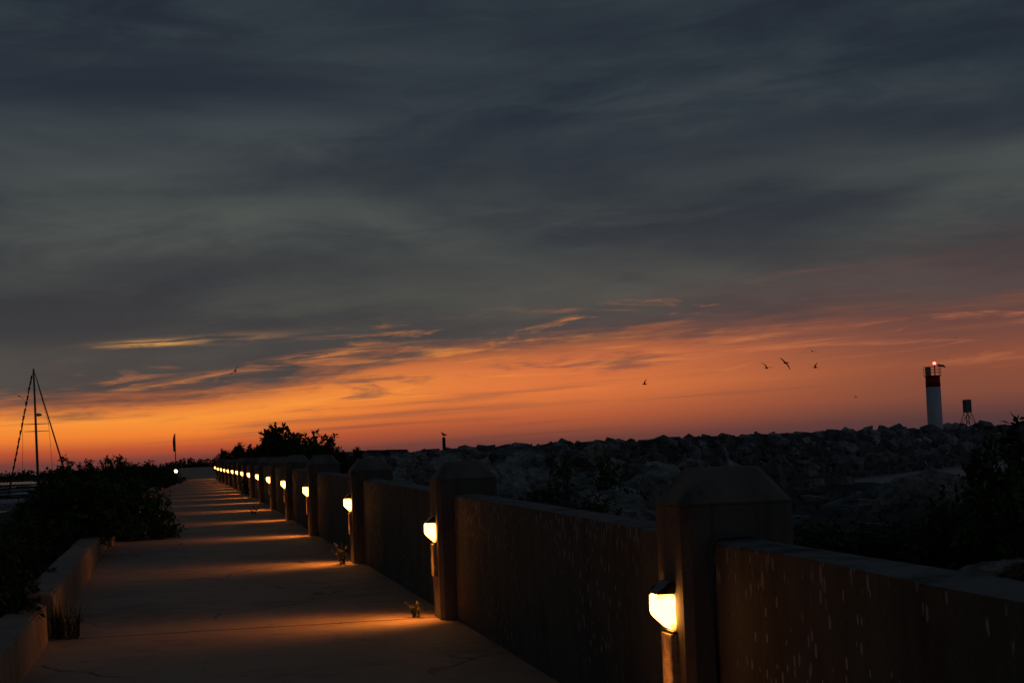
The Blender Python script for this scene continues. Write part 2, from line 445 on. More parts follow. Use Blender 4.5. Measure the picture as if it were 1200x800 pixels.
BEAM = 28.0
def make_light():
    root = thing('wall_light', 'x', 'wall light', group='lit wall lights on the pillars')
    bm = bmesh.new(); prism_x(bm, [(0, 0.068), (-0.076, 0.068), (-0.078, -0.012), (-0.066, -0.03), (-0.010, -0.083), (0, -0.083)], -0.07, 0.07)
    bmesh.ops.bevel(bm, geom=list(bm.edges), offset=0.006, segments=2, affect='EDGES')
    from_bm('lens', bm, M['lens'], root, True)
    bm = bmesh.new(); prism_x(bm, [(0.002, 0.07), (-0.08, 0.07), (-0.08, 0.077), (-0.06, 0.088), (-0.035, 0.112), (-0.015, 0.125), (0.002, 0.125)], -0.074, 0.074)
    bmesh.ops.bevel(bm, geom=list(bm.edges), offset=0.004, segments=2, affect='EDGES')
    from_bm('hood', bm, M['hood'], root)
    bm = bmesh.new(); add_box(bm, -0.02, 0.002, -0.08, 0.08, -0.098, -0.086, 0.002, 1)
    from_bm('trim_bar', bm, M['hood'], root)
    bm = bmesh.new(); add_box(bm, -0.028, 0.002, -0.075, 0.075, -0.36, -0.1, 0.004, 2)
    from_bm('cover_plate', bm, M['plate'], root)
    # the lamp behind the lens throws its beam out and down across the path
    ld = bpy.data.lights.new('lamp_beam', 'SPOT'); ld.energy = BEAM; ld.color = (1.0, 0.33, 0.055)
    ld.spot_size = rad(140); ld.spot_blend = 0.85; ld.shadow_soft_size = 0.04
    lo = bpy.data.objects.new('lamp_beam', ld); col.objects.link(lo); lo.parent = root
    lo.location = (-0.088, 0, -0.058); lo.rotation_euler = Vector((0.66, 0, 0.75)).to_track_quat('Z', 'Y').to_euler(); lo.scale = (0.54, 1, 1)
    return root

pr = random.Random(12)
pil0 = make_pillar(); lt0 = make_light()
for i, y in enumerate(PY):
    p = pil0 if i == 0 else copy_tree(pil0)
    p.location = (2.2 + cx(y), y, gz(y))
    p.rotation_euler = (pr.uniform(-0.006, 0.006), pr.uniform(-0.007, 0.007), pr.uniform(-0.02, 0.02)); p.scale = (1, 1, 1.0 if i == 0 else pr.uniform(0.955, 0.98))
    p['label'] = ('%s concrete pillar counting from the camera, with a bevelled flat-topped cap' % ORD[i + 1])
    q = lt0 if i == 0 else copy_tree(lt0)
    q.location = (2.07 + cx(y), y, gz(y) + 0.70)
    for ch in q.children:
        if ch.type == 'LIGHT': ch.data = ch.data.copy(); ch.data.energy = BEAM * pr.uniform(0.8, 1.2)
    q['label'] = 'glowing wall light on the %s concrete pillar from the camera' % ORD[i + 1]

# cable hugging the end of the near wall panel
ye = PY[0] - 0.225; g = gz(ye)
pts = [(2.187, ye - 0.005, g + 0.02), (2.187, ye - 0.005, g + 0.5), (2.187, ye - 0.005, g + 0.94), (2.191, ye - 0.006, g + 0.985), (2.21, ye - 0.007, g + 1.008),
       (2.25, ye - 0.008, g + 1.013), (2.36, ye - 0.008, g + 1.012), (2.42, ye - 0.008, g + 0.99), (2.43, ye - 0.008, g + 0.6)]
tag(tube('cable', pts, 0.011, M['cable'], n=8), 'thin grey cable bent over the wall beside the first pillar', 'cable')

# kerb blocks on the water side of the path
KB = [(4.0, 13.75), (14.3, 20.6)] + [(20.75 + 6.2 * i, 20.75 + 6.2 * i + 6.05) for i in range(13)]
kr = random.Random(5)
for i, (a, b) in enumerate(KB):
    bm = bmesh.new(); n = 4; rows = []
    dx = kr.uniform(-0.03, 0.03); dz = kr.uniform(-0.02, 0.02); sk = kr.uniform(-0.03, 0.03)
    if i == 0: dx, dz, sk = 0.0, 0.0, 0.02
    if i == 1: dx, dz, sk = 0.02, 0.03, -0.02
    for k in range(n + 1):
        y = lerp(a, b, k / n); x = lx(y) + dx + sk * (k / n - 0.5); z = gz(y) + dz; j = kr.uniform(-0.008, 0.008)
        rows.append([bm.verts.new((x, y, z - 0.2)), bm.verts.new((x - 0.02 + j, y, z + 0.30 + j)), bm.verts.new((x - 0.27 + j, y, z + 0.30 + j)), bm.verts.new((x - 0.3, y, z - 0.2))])
    for k in range(n):
        for q in range(4): bm.faces.new((rows[k][q], rows[k][(q + 1) % 4], rows[k + 1][(q + 1) % 4], rows[k + 1][q]))
    bm.faces.new(rows[0][::-1]); bm.faces.new(rows[-1])
    es = [e for e in bm.edges if all(v.co.z > gz(v.co.y) + 0.2 for v in e.verts)]
    bmesh.ops.bevel(bm, geom=es, offset=0.02, segments=2, affect='EDGES')
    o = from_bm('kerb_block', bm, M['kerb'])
    if i == 0: lab = 'low concrete kerb block nearest the camera, cut by the picture edge'
    elif i == 1: lab = 'low concrete kerb block just beyond the grass tuft'
    else: lab = 'low concrete kerb block half buried under the shrub row'
    tag(o, lab, 'kerb', 'kerb blocks along the path' if i < 2 else 'kerb blocks under the shrubs')

# ------------------------------------------------------------------ plants
def leaf_into(V, Fc, p, d, nrm, L, W):
    s = d.cross(nrm)
    if s.length < 1e-4: s = Vector((1, 0, 0))
    s.normalize(); b = len(V)
    drop = Vector((0, 0, -L * 0.12))
    V.extend([p, p + d * (L * 0.45) + s * W * 0.5, p + d * L + drop, p + d * (L * 0.45) - s * W * 0.5])
    Fc.append((b, b + 1, b + 2)); Fc.append((b, b + 2, b + 3))

def shrub_meshes(seed, h, r, stems, per, L, upright=0.5, twigs=3):
    R = random.Random(seed)
    SV, SF, LV, LF = [], [], [], []
    rnd = lambda: Vector((R.uniform(-1, 1), R.uniform(-1, 1), R.uniform(-1, 1)))
    def shoot(p0, p1, rad0, count, t0):
        sag = rnd() * 0.08 * (p1 - p0).length
        pts = []
        for k in range(5):
            t = k / 4
            pts.append(p0.lerp(p1, t) + sag * math.sin(t * math.pi) + Vector((0, 0, 0.10 * (p1 - p0).length * math.sin(t * math.pi))))
        tube_into(SV, SF, pts, [lerp(rad0, rad0 * 0.25, k / 4) for k in range(5)], 4, False)
        for k in range(count):
            t = lerp(t0, 1.0, (k + R.random() * 0.8) / count)
            i = min(3, int(t * 4)); q = pts[i].lerp(pts[i + 1], t * 4 - i)
            ax = (pts[i + 1] - pts[i]).normalized()
            d = (ax * 0.45 + rnd() * 0.9 + Vector((0, 0, 0.05))).normalized()
            n = (Vector((0, 0, 1)) + rnd() * 0.6).normalized()
            ll = L * R.uniform(0.6, 1.2)
            leaf_into(LV, LF, q + d * R.uniform(0.0, 0.03), d, n, ll, ll * R.uniform(0.42, 0.6))
        return pts
    for s in range(stems):
        a = R.uniform(0, 2 * math.pi); u = math.sqrt(R.random())
        out = u * r
        topz = h * (1 - 0.55 * u * u) * R.uniform(0.72, 1.0)
        if R.random() < 0.12: topz *= 1.13
        if u > 0.65: topz *= R.uniform(0.25, 1.0)
        p0 = Vector((math.cos(a) * out * 0.25, math.sin(a) * out * 0.25, -0.05))
        p1 = Vector((math.cos(a) * out, math.sin(a) * out, topz))
        pts = shoot(p0, p1, 0.011 * (h / 1.4), per, 0.3)
        for k in range(twigs):
            t = R.uniform(0.35, 0.95); i = min(3, int(t * 4)); q = pts[i].lerp(pts[i + 1], t * 4 - i)
            d = rnd(); d.z = abs(d.z) * 0.6 + 0.1; d.normalize()
            shoot(q, q + d * R.uniform(0.12, 0.3) * r * 1.1, 0.005, per // 2, 0.1)
    out = []
    for nm, V_, F_, sm in (('stems', SV, SF, True), ('foliage', LV, LF, False)):
        me = bpy.data.meshes.new(nm); me.from_pydata([tuple(q) for q in V_], [], F_); me.update()
        me.materials.append(M['bark'] if nm == 'stems' else M['leaf'])
        out.append(me)
    return out

SHR = [shrub_meshes(11, 1.4, 0.75, 64, 34, 0.10), shrub_meshes(12, 1.4, 0.85, 70, 34, 0.095),
       shrub_meshes(13, 1.5, 0.65, 58, 32, 0.11), shrub_meshes(14, 1.3, 0.95, 76, 34, 0.09)]
OPEN = [shrub_meshes(21, 1.6, 0.62, 17, 20, 0.12, twigs=2), shrub_meshes(22, 1.5, 0.7, 20, 20, 0.11, twigs=2)]
TALL = [shrub_meshes(31, 2.6, 1.3, 80, 40, 0.20, twigs=4), shrub_meshes(32, 2.3, 1.3, 100, 40, 0.18, twigs=4), shrub_meshes(33, 2.4, 1.5, 100, 36, 0.17, twigs=4)]

def shrub(var, x, y, h, w, label, group=None, z=None, h0=1.4, name='shrub', cat='shrub'):
    h0 = sorted(q.co.z for q in var[1].vertices)[-12]
    if z is None: z = height(x, y)
    o = thing(name, label, cat, (x, y, z), random.uniform(0, 6.28), group)
    o.scale = (w, w, h / h0)
    link_mesh('stems', var[0], None, o); link_mesh('foliage', var[1], None, o)
    return o

GL = 'shrubs in the row beside the kerb'
def lshrub(k, px, topy, Y, w, label, h0=1.4, dx=0):
    p = at(px, topy, Y); x = p.x + dx; z = min(height(x, Y), gz(Y) + 0.12)
    return shrub(SHR[k], x, Y, max(0.5, (p.z - z) / 1.02), w, label, GL, z, h0)
lshrub(0, -22, 622, 13.2, 0.6, 'low leafy shrub behind the nearest kerb block')
lshrub(3, -16, 612, 14.6, 0.5, 'low leafy shrub cut by the picture edge, behind the nearest kerb block')
lshrub(1, 16, 650, 17.0, 0.45, 'short leafy shrub behind the second kerb block')
lshrub(1, 2, 616, 21.0, 0.8, 'dark shrub at the picture edge just under the marina gap')
lshrub(3, 36, 604, 22.5, 0.75, 'dark shrub under the marina gap, left of the big rounded one')
lshrub(0, 92, 552, 24.5, 1.0, 'big dark rounded shrub where the row first bulges over the kerb')
lshrub(1, 60, 566, 25.5, 0.9, 'dark shrub just left of the big rounded one')
lshrub(3, 158, 560, 29.0, 0.85, 'dark shrub whose leafy side spills over the path edge')
lshrub(2, 120, 552, 33.0, 0.95, 'dark shrub close behind the one spilling over the path')
lshrub(2, 66, 533, 42.0, 0.9, 'tall shrub with a leafy peak beside the sailboat mast')
lshrub(1, 95, 538, 48.0, 1.1, 'shrub with a small leafy peak right of the mast')
lshrub(2, 122, 537, 50.0, 0.9, 'shrub with a jagged top in the middle of the row')
lshrub(0, 136, 532, 55.0, 0.8, 'left one of two twin peaked shrubs in the row')
lshrub(2, 148, 532, 58.0, 0.8, 'right one of two twin peaked shrubs in the row')
lshrub(1, 170, 539, 66.0, 1.3, 'shrub in the low far stretch of the row')
lshrub(3, 187, 542, 78.0, 1.3, 'last broad shrub of the row before the flagpole')
lshrub(0, 188, 547, 92.0, 0.7, 'small last shrub beside the round lamp')
sr = random.Random(4)
for i in range(24):
    Y = 27 + i * 3.0 + sr.uniform(-0.8, 0.8)
    x = max(lx(Y) - 0.55 - sr.random() * 0.8 - (1.6 if i % 2 else 0), -0.085 * Y + 0.9)
    top = 1.5 - (table([(20, 14), (40, 6), (60, -2), (100, -2)], Y) + sr.uniform(-2, 10)) / 2000 * Y
    z = min(height(x, Y), gz(Y) + 0.12)
    shrub(SHR[i % 4], x, Y, max(0.6, top - z), sr.uniform(0.85, 1.2), 'dark leafy shrub filling the thick row along the kerb', 'filler shrubs in the row', z)
# small leaning sprays that stand in the gap above the marina
lshrub(2, 24, 594, 19.5, 0.3, 'thin leafy sprig standing against the grey marina water')

# bushes behind the wall, far along
def rbush(var, px, topy, Y, w, label, h0, name='bush'):
    p = at(px, topy, Y); z = height(p.x, Y)
    return shrub(var, p.x, Y, (p.z - z) / 1.0, w, label, 'bushes behind the far wall', z, h0, name, 'bush')
rbush(TALL[2], 281, 518, 125, 0.95, 'low broad bush behind the far end of the wall', 2.4)
rbush(TALL[2], 262, 525, 138, 0.7, 'small low bush at the very end of the wall', 2.4)
rbush(TALL[0], 324, 496, 60, 0.95, 'tallest bush behind the wall, with feathery drooping branches', 2.6)
rbush(TALL[1], 352, 506, 54, 0.72, 'rounded bush just right of the tallest one behind the wall', 2.3)
rbush(TALL[0], 376, 509, 50, 0.6, 'two-peaked bush at the right of the group behind the wall', 2.6)
rbush(TALL[1], 398, 527, 50, 0.55, 'low bush trailing off beside the fourth pillar', 2.3)
rbush(TALL[1], 303, 518, 92, 1.0, 'dark bush between the tallest one and the low broad one', 2.3)
rbush(TALL[0], 418, 523, 72, 0.25, 'tiny bush standing alone among the rocks', 2.6)

GR = 'shrubs among the bank boulders'
def bshrub(var, px, topy, Y, w, label, h0, base=None):
    p = at(px, topy, Y); z = height(p.x, Y) if base is None else base
    return shrub(var, p.x, Y, p.z - z, w, label, GR, z, h0)
bshrub(OPEN[0], 648, 527, 21.0, 0.8, 'straggly shrub among the boulders behind the second wall panel', 1.6)
bshrub(OPEN[1], 715, 533, 22.5, 0.75, 'thin airy shrub beside the first pillar, among the boulders', 1.5)
bshrub(SHR[3], 672, 573, 18.5, 0.75, 'low dense shrub under the straggly ones', 1.3)
bshrub(SHR[1], 1184, 491, 10.5, 0.72, 'tall dark shrub rising over the wall near the lighthouse', 1.5)
bshrub(SHR[3], 1140, 556, 11.2, 0.5, 'rounded leafy shrub in front of the tall dark one', 1.3)
bshrub(SHR[1], 1120, 585, 9.8, 0.62, 'low shrub spreading behind the nearest wall panel', 1.4)
bshrub(SHR[0], 1210, 540, 9.0, 0.8, 'dark shrub cut by the picture edge above the wall', 1.4)
bshrub(SHR[3], 985, 600, 13.0, 0.8, 'low black shrub in the hollow right of the first pillar', 1.3)
bshrub(SHR[1], 1050, 608, 12.0, 0.7, 'low dark shrub in the hollow below the pitted ledge', 1.4)

# weeds in the joints
def weed(px, py, Y, h, label, n=9, blade=False, w=0.05):
    R = random.Random(int(px)); p = at(px, py, Y); z = gz(Y)
    o = thing('weed', label, 'weed', (p.x, Y, z), 0, 'weeds growing in the path joints')
    SV, SF, LV, LF = [], [], [], []
    for s in range(n):
        a = R.uniform(0, 6.28); hh = h * R.uniform(0.5, 1.0); e = Vector((math.cos(a), math.sin(a), 0)) * (h * R.uniform(0.1, 0.55))
        w_ = w if blade else 0.035
        b0 = Vector((R.uniform(-w_, w_), R.uniform(-w_, w_), -0.01))
        pts = [b0, b0 + e * 0.3 + Vector((0, 0, hh * 0.55)), b0 + e + Vector((0, 0, hh))]
        if blade:
            sd = Vector((-e.y, e.x, 0)).normalized() * 0.006; b = len(LV)
            LV += [pts[0] - sd, pts[0] + sd, pts[1] + sd * 0.9, pts[1] - sd * 0.9, pts[2]]
            LF += [(b, b + 1, b + 2, b + 3), (b + 3, b + 2, b + 4)]
        else:
            tube_into(SV, SF, pts, [0.004, 0.003, 0.0015], 4, False)
            for k in range(11):
                t = R.uniform(0.2, 1.0); q = pts[0].lerp(pts[1], t * 2) if t < 0.5 else pts[1].lerp(pts[2], t * 2 - 1)
                d = Vector((R.uniform(-1, 1), R.uniform(-1, 1), R.uniform(-0.2, 0.8))).normalized()
                leaf_into(LV, LF, q, d, Vector((0, 0, 1)), R.uniform(0.025, 0.055), 0.02)
    if SV: from_data('stems', SV, SF, M['bark'], o)
    from_data('leaves', LV, LF, M['weed'], o)
weed(402, 648, 20.45, 0.27, 'lamplit leafy weed at the wall foot before the third pillar', 14)
weed(487, 716, 14.0, 0.14, 'small leafy weed at the foot of the second pillar', 8)
weed(297, 584, 38.0, 0.2, 'small bushy weed at the wall foot by the sixth pillar', 8)
weed(78, 738, 13.95, 0.30, 'spiky grass tuft in the gap between two kerb blocks', 60, True, 0.09)
weed(66, 728, 14.1, 0.36, 'taller grass tuft leaning on the kerb gap', 40, True, 0.06)
weed(372, 628, 27.0, 0.08, 'tiny weed at the wall foot by the fourth pillar', 6)

# ------------------------------------------------------------------ rocks
def rock_mesh(seed, pts, fine=0):
    """quarried block: hull of a few points, then weathered"""
    R = random.Random(seed); bm = bmesh.new()
    sx, sy, sz = R.uniform(0.95, 1.3), R.uniform(0.75, 1.0), R.uniform(0.6, 0.85)
    for _ in range(pts):
        p = Vector((R.uniform(-1, 1), R.uniform(-1, 1), R.uniform(-1, 1)))
        p *= 1.0 / max(1e-3, (abs(p.x) ** 3 + abs(p.y) ** 3 + abs(p.z) ** 3) ** (1 / 3)) * R.uniform(0.82, 1.02)
        bm.verts.new((p.x * sx, p.y * sy, p.z * sz))
    r_ = bmesh.ops.convex_hull(bm, input=list(bm.verts))
    bmesh.ops.delete(bm, geom=[e for e in r_.get('geom_interior', []) if isinstance(e, bmesh.types.BMVert)], context='VERTS')
    bmesh.ops.dissolve_limit(bm, angle_limit=0.28, verts=list(bm.verts), edges=list(bm.edges))
    bmesh.ops.bevel(bm, geom=list(bm.edges), offset=0.05, segments=1, affect='EDGES')
    bmesh.ops.triangulate(bm, faces=list(bm.faces))
    off = Vector((seed * 3.7, seed * 1.3, seed * 0.7))
    if fine:
        for _ in range(fine):
            bmesh.ops.subdivide_edges(bm, edges=[e for e in bm.edges if e.calc_length() > 0.07], cuts=1, use_grid_fill=False)
            bmesh.ops.triangulate(bm, faces=list(bm.faces))
        bm.normal_update()
        nn = [(v_, v_.normal.copy()) for v_ in bm.verts]
        for v_, n in nn:
            p = v_.co
            v_.co = p + n * (0.055 * mnoise.fractal(p * 2.4 + off, 0.9, 2.1, 4) + 0.03 * mnoise.fractal(p * 9 + off, 0.7, 2.1, 3) - 0.05 * max(0.0, mnoise.noise(p * 6 - off)))
    bmesh.ops.recalc_face_normals(bm, faces=bm.faces)
    me = bpy.data.meshes.new('boulder'); bm.to_mesh(me); bm.free()
    return me
FAR = [rock_mesh(100 + i, 11 + i % 4) for i in range(14)]
NEAR = [rock_mesh(200 + i, 13 + i % 5, 4) for i in range(8)]
for me in FAR: me.materials.append(M['darkrock'])
for me in NEAR: me.materials.append(M['rock'])
rr = random.Random(9)
def boulder(me, p, s, label, group, rz=None, tilt=0.5):
    o = bpy.data.objects.new('boulder', me); col.objects.link(o)
    o.location = p; o.scale = s if hasattr(s, '__len__') else (s, s, s)
    o.rotation_euler = (rr.uniform(-tilt, tilt), rr.uniform(-tilt, tilt), rr.uniform(0, 6.28) if rz is None else rz)
    return tag(o, label, 'boulder', group)

# breakwater: a long mound curving out across the harbour mouth
A, B = Vector((9.5, 95, 0)), Vector((90, 200, 0)); DIR = (B - A); LEN = DIR.length; DIR.normalize()
SIDE = Vector((DIR.y, -DIR.x, 0))                       # towards the camera
crest = lambda t: table([(-0.2, 1.3), (0, 1.5), (0.15, 1.6), (0.4, 1.85), (1.0, 2.2), (1.5, 2.5), (2.2, 2.6)], t)
def bw(t, s):
    base = A + DIR * (t * LEN) + SIDE * s
    z = crest(t) - max(0, abs(s) - 1.6) / 1.45
    return Vector((base.x, base.y, z))
tv, tf = [], []
nt_, ns_ = 120, 25
for i in range(nt_):
    t = -0.08 + 2.0 * i / (nt_ - 1)
    for j in range(ns_):
        s = -9 + 18 * j / (ns_ - 1); p = bw(t, s)
        p.z += 0.35 * nz(p.x, p.y, 0.5, 7) - 0.35
        p.z = lerp(-3.0, p.z, sstep(3.6, 7.0, p.x - cx(p.y)))
        tv.append(p)
for i in range(nt_ - 1):
    for j in range(ns_ - 1):
        a = i * ns_ + j; tf.append((a, a + 1, a + ns_ + 1, a + ns_))
tag(from_data('terrain', tv, tf, M['darkrock'], smooth=True), kind='structure')
bt = 0
for i in range(52):
    u = (i + 0.5) / 52; t = -0.04 + 1.36 * u ** 1.25
    for j in range(4):
        s = [-0.7, 1.6, 3.4, 5.4][j] + rr.uniform(-0.6, 0.6)
        tt = t + rr.uniform(-0.5, 0.5) * 0.02
        p = bw(tt, s); sz = lerp(0.6, 1.15, min(1, tt)) * rr.choice([0.6, 0.75, 0.9, 1.1, 1.3] if j else [0.6, 0.7, 0.8, 0.95])
        p.z += sz * 0.05 + (0.15 if j == 0 else 0)
        boulder(FAR[rr.randrange(14)], p, (sz * rr.uniform(0.9, 1.3), sz, sz * rr.uniform(0.8, 1.1)),
                'dark angular boulder heaped in the long breakwater beyond the inlet', 'boulders of the breakwater')
# bank between wall and inlet
for i in range(74):
    Y = 12 + 82 * rr.random() ** 1.1
    xe = table([(0, 8.0), (30, 9.5), (60, 14.0), (95, 17.0)], Y)
    X = 3.3 + (xe - 2.5) * rr.random()
    sl = X / Y                                            # a low stretch of the bank keeps the inlet in sight
    if 0.30 < sl < 0.46 and Y < 70: continue
    sz = rr.choice([0.35, 0.45, 0.55, 0.7, 0.9]) * lerp(0.75, 1.1, min(1, Y / 60)) * (1 - 0.4 * sstep(65, 85, Y))
    boulder(NEAR[rr.randrange(8)], (X, Y, height(X, Y) + sz * 0.22), (sz * rr.uniform(0.9, 1.35), sz * rr.uniform(0.9, 1.2), sz * 0.9),
            'grey boulder in the rough bank between the wall and the inlet', 'boulders of the bank')
GB = 'large boulders of the bank'
def hand(px, py, Y, wpx, hpx, k, label, rz=0.0, tilt=0.15):
    p = at(px, py, Y); m = Y / 2000.0 / 0.97
    boulder(NEAR[k], p, (wpx * m / 2 * 0.95, wpx * m / 2 * 0.8, hpx * m / 2 * 1.15), label, GB, rz, tilt)
hand(690, 533, 46, 78, 40, 0, 'large pyramid-shaped boulder rising between the straggly shrubs and the breakwater', 0.4)
hand(913, 555, 27, 62, 68, 1, 'upright block of stone just right of the first pillar cap', 0.9, 0.1)
hand(1046, 594, 23, 215, 104, 2, 'broad pitted stone ledge right of the first pillar, below the lighthouse', 3.3, 0.06)
hand(740, 588, 25, 110, 46, 3, 'pale pitted boulder close behind the first pillar', 1.2)
hand(1165, 676, 8.6, 150, 50, 4, 'rough grey boulder resting against the back of the nearest wall panel', 0.2)
hand(590, 552, 44, 60, 40, 5, 'pale rounded boulder right of the second pillar cap', 2.0)
hand(470, 546, 62, 56, 30, 6, 'long grey boulder between the second and third pillar caps', 0.7)
hand(625, 545, 50, 56, 44, 7, 'tilted slab of grey stone left of the pyramid-shaped boulder', 1.0, 0.5)
hand(770, 553, 38, 56, 30, 5, 'pale boulder whose top shows over the near pillar cap', 0.1)
hand(810, 545, 42, 50, 26, 1, 'grey boulder directly behind the near pillar cap', 2.1)
hand(745, 555, 34, 60, 34, 6, 'smooth grey boulder left of the near pillar cap', 1.7)

def rubble(name, mat, pts, label):
    V_, F_ = [], []
    bm = bmesh.new(); bmesh.ops.create_cube(bm, size=1.5)
    bv = [v_.co.copy() for v_ in bm.verts]; bf = [tuple(x.index for x in f_.verts) for f_ in bm.faces]; bm.free()
    for p, s in pts:
        b = len(V_); ax = (rr.uniform(0.7, 1.3), rr.uniform(0.7, 1.3), rr.uniform(0.5, 0.9)); an = rr.uniform(0, 6.28); c_, s_ = math.cos(an), math.sin(an)
        for q in bv:
            k = s * rr.uniform(0.6, 1.25); x, y, z = q.x * ax[0] * k, q.y * ax[1] * k, q.z * ax[2] * k
            V_.append((p[0] + x * c_ - y * s_, p[1] + x * s_ + y * c_, p[2] + z))
        F_ += [tuple(b + i for i in f_) for f_ in bf]
    tag(from_data(name, V_, F_, mat), label, 'rubble', kind='stuff')
pts = []
for i in range(2600):
    t = rr.uniform(-0.06, 1.8); s = rr.uniform(-2, 7.5); p = bw(t, s)
    if p.x - cx(p.y) > 6.2: pts.append(((p.x, p.y, p.z + 0.05), rr.uniform(0.25, 0.75)))
rubble('rubble', M['darkrock'], pts, 'dark rubble filling the gaps of the breakwater')
pts = []
for i in range(1300):
    Y = 4 + 98 * rr.random(); X = 2.9 + 14 * rr.random(); pts.append(((X, Y, height(X, Y) + 0.02), rr.uniform(0.08, 0.34)))
rubble('rubble', M['rock'], pts, 'loose grey stones strewn over the bank behind the wall')

# ------------------------------------------------------------------ lighthouse and marks on the breakwater
def lathe(name, prof, mat, parent, n=32, smooth=True):
    V_, F_ = [], []
    for r_, z in prof:
        for k in range(n): a = 2 * math.pi * k / n; V_.append((r_ * math.cos(a), r_ * math.sin(a), z))
    for i in range(len(prof) - 1):
        for k in range(n): k2 = (k + 1) % n; F_.append((i * n + k, i * n + k2, (i + 1) * n + k2, (i + 1) * n + k))
    F_.append(tuple(range(n))[::-1]); F_.append(tuple((len(prof) - 1) * n + k for k in range(n)))
    o = from_data(name, V_, F_, mat, parent)
    if smooth:
        for p_ in o.data.polygons: p_.use_smooth = len(p_.vertices) == 4
    return o
LY = 204.0
pt = at(1091.5, 440, LY); zb = 2.0
deck = pt.z
L = thing('lighthouse', 'small white lighthouse with a red top band and a lit red beacon', 'lighthouse', (pt.x + 0.15, LY, zb), 0)
d = deck - zb
lathe('base', [(1.25, -1.2), (1.25, 0.12), (1.2, 0.16)], M['panelgrey'], L)
lathe('tower', [(0.98, 0.0), (0.97, 0.5), (0.93, d - 1.45)], M['white'], L)
lathe('top_band', [(0.94, d - 1.448), (0.92, d - 0.12)], M['red'], L)
lathe('gallery', [(0.93, d - 0.118), (1.08, d - 0.08), (1.1, d)], M['metal'], L)
rv, rf = [], []
for k in range(10):
    a = 2 * math.pi * k / 10 + 0.2; tube_into(rv, rf, [(1.05 * math.cos(a), 1.05 * math.sin(a), d), (1.05 * math.cos(a), 1.05 * math.sin(a), d + 1.12)], 0.03, 6)
for z in (0.4, 0.76, 1.12):
    tube_into(rv, rf, [(1.05 * math.cos(k * math.pi / 20), 1.05 * math.sin(k * math.pi / 20), d + z) for k in range(41)], 0.026, 6, False)
from_data('railing', rv, rf, M['tan'], L)
bm = bmesh.new(); add_box(bm, -1.02, -0.52, -0.75, -0.15, d + 0.02, d + 1.08, 0.02)
from_bm('equipment_box', bm, M['tan'], L)
lathe('lamp_post', [(0.07, d), (0.07, d + 1.3), (0.13, d + 1.32), (0.13, d + 1.4)], M['metal'], L, 12).location = (0.3, -0.1, 0)
bm = bmesh.new(); bmesh.ops.create_uvsphere(bm, u_segments=16, v_segments=10, radius=0.2, matrix=Matrix.Translation((0.3, -0.1, d + 1.56)))
from_bm('beacon', bm, M['beacon'], L, True)
bm = bmesh.new(); add_box(bm, -0.5, 0.5, -0.4, 0.4, -0.03, 0.03)
sp = from_bm('solar_panel', bm, M['darkglass'], L); sp.location = (1.22, -0.1, d + 1.24); sp.rotation_euler = (0.42, 0.16, 0)
tube('panel_arm', [(0.85, -0.1, d + 1.1), (1.1, -0.1, d + 1.2)], 0.03, M['metal'], sp.parent)

DY = 207.0
pt = at(1134.5, 496, DY); zt = at(1134.5, 468, DY).z; zm = at(1134.5, 483.2, DY).z
T = thing('daymark', 'grey rectangular board on four splayed legs beside the lighthouse', 'sea mark', (pt.x, DY, pt.z - 0.4), 0.2)
z0 = T.location.z
bm = bmesh.new(); add_box(bm, -0.42, 0.42, -0.38, 0.38, zm - z0, zt - z0, 0.015); from_bm('board', bm, M['panelgrey'], T)
for sx in (-1, 1):
    for sy in (-1, 1):
        tube('leg', [(sx * 0.95, sy * 0.8, -0.3), (sx * 0.3, sy * 0.28, zm - z0 + 0.01)], 0.05, M['metal'], T)
for sy in (-1, 1):
    tube('brace', [(-0.74, sy * 0.62, 0.2), (0.36, sy * 0.33, zm - z0 - 0.15)], 0.032, M['metal'], T)
    tube('brace', [(0.74, sy * 0.62, 0.2), (-0.36, sy * 0.33, zm - z0 - 0.15)], 0.032, M['metal'], T)

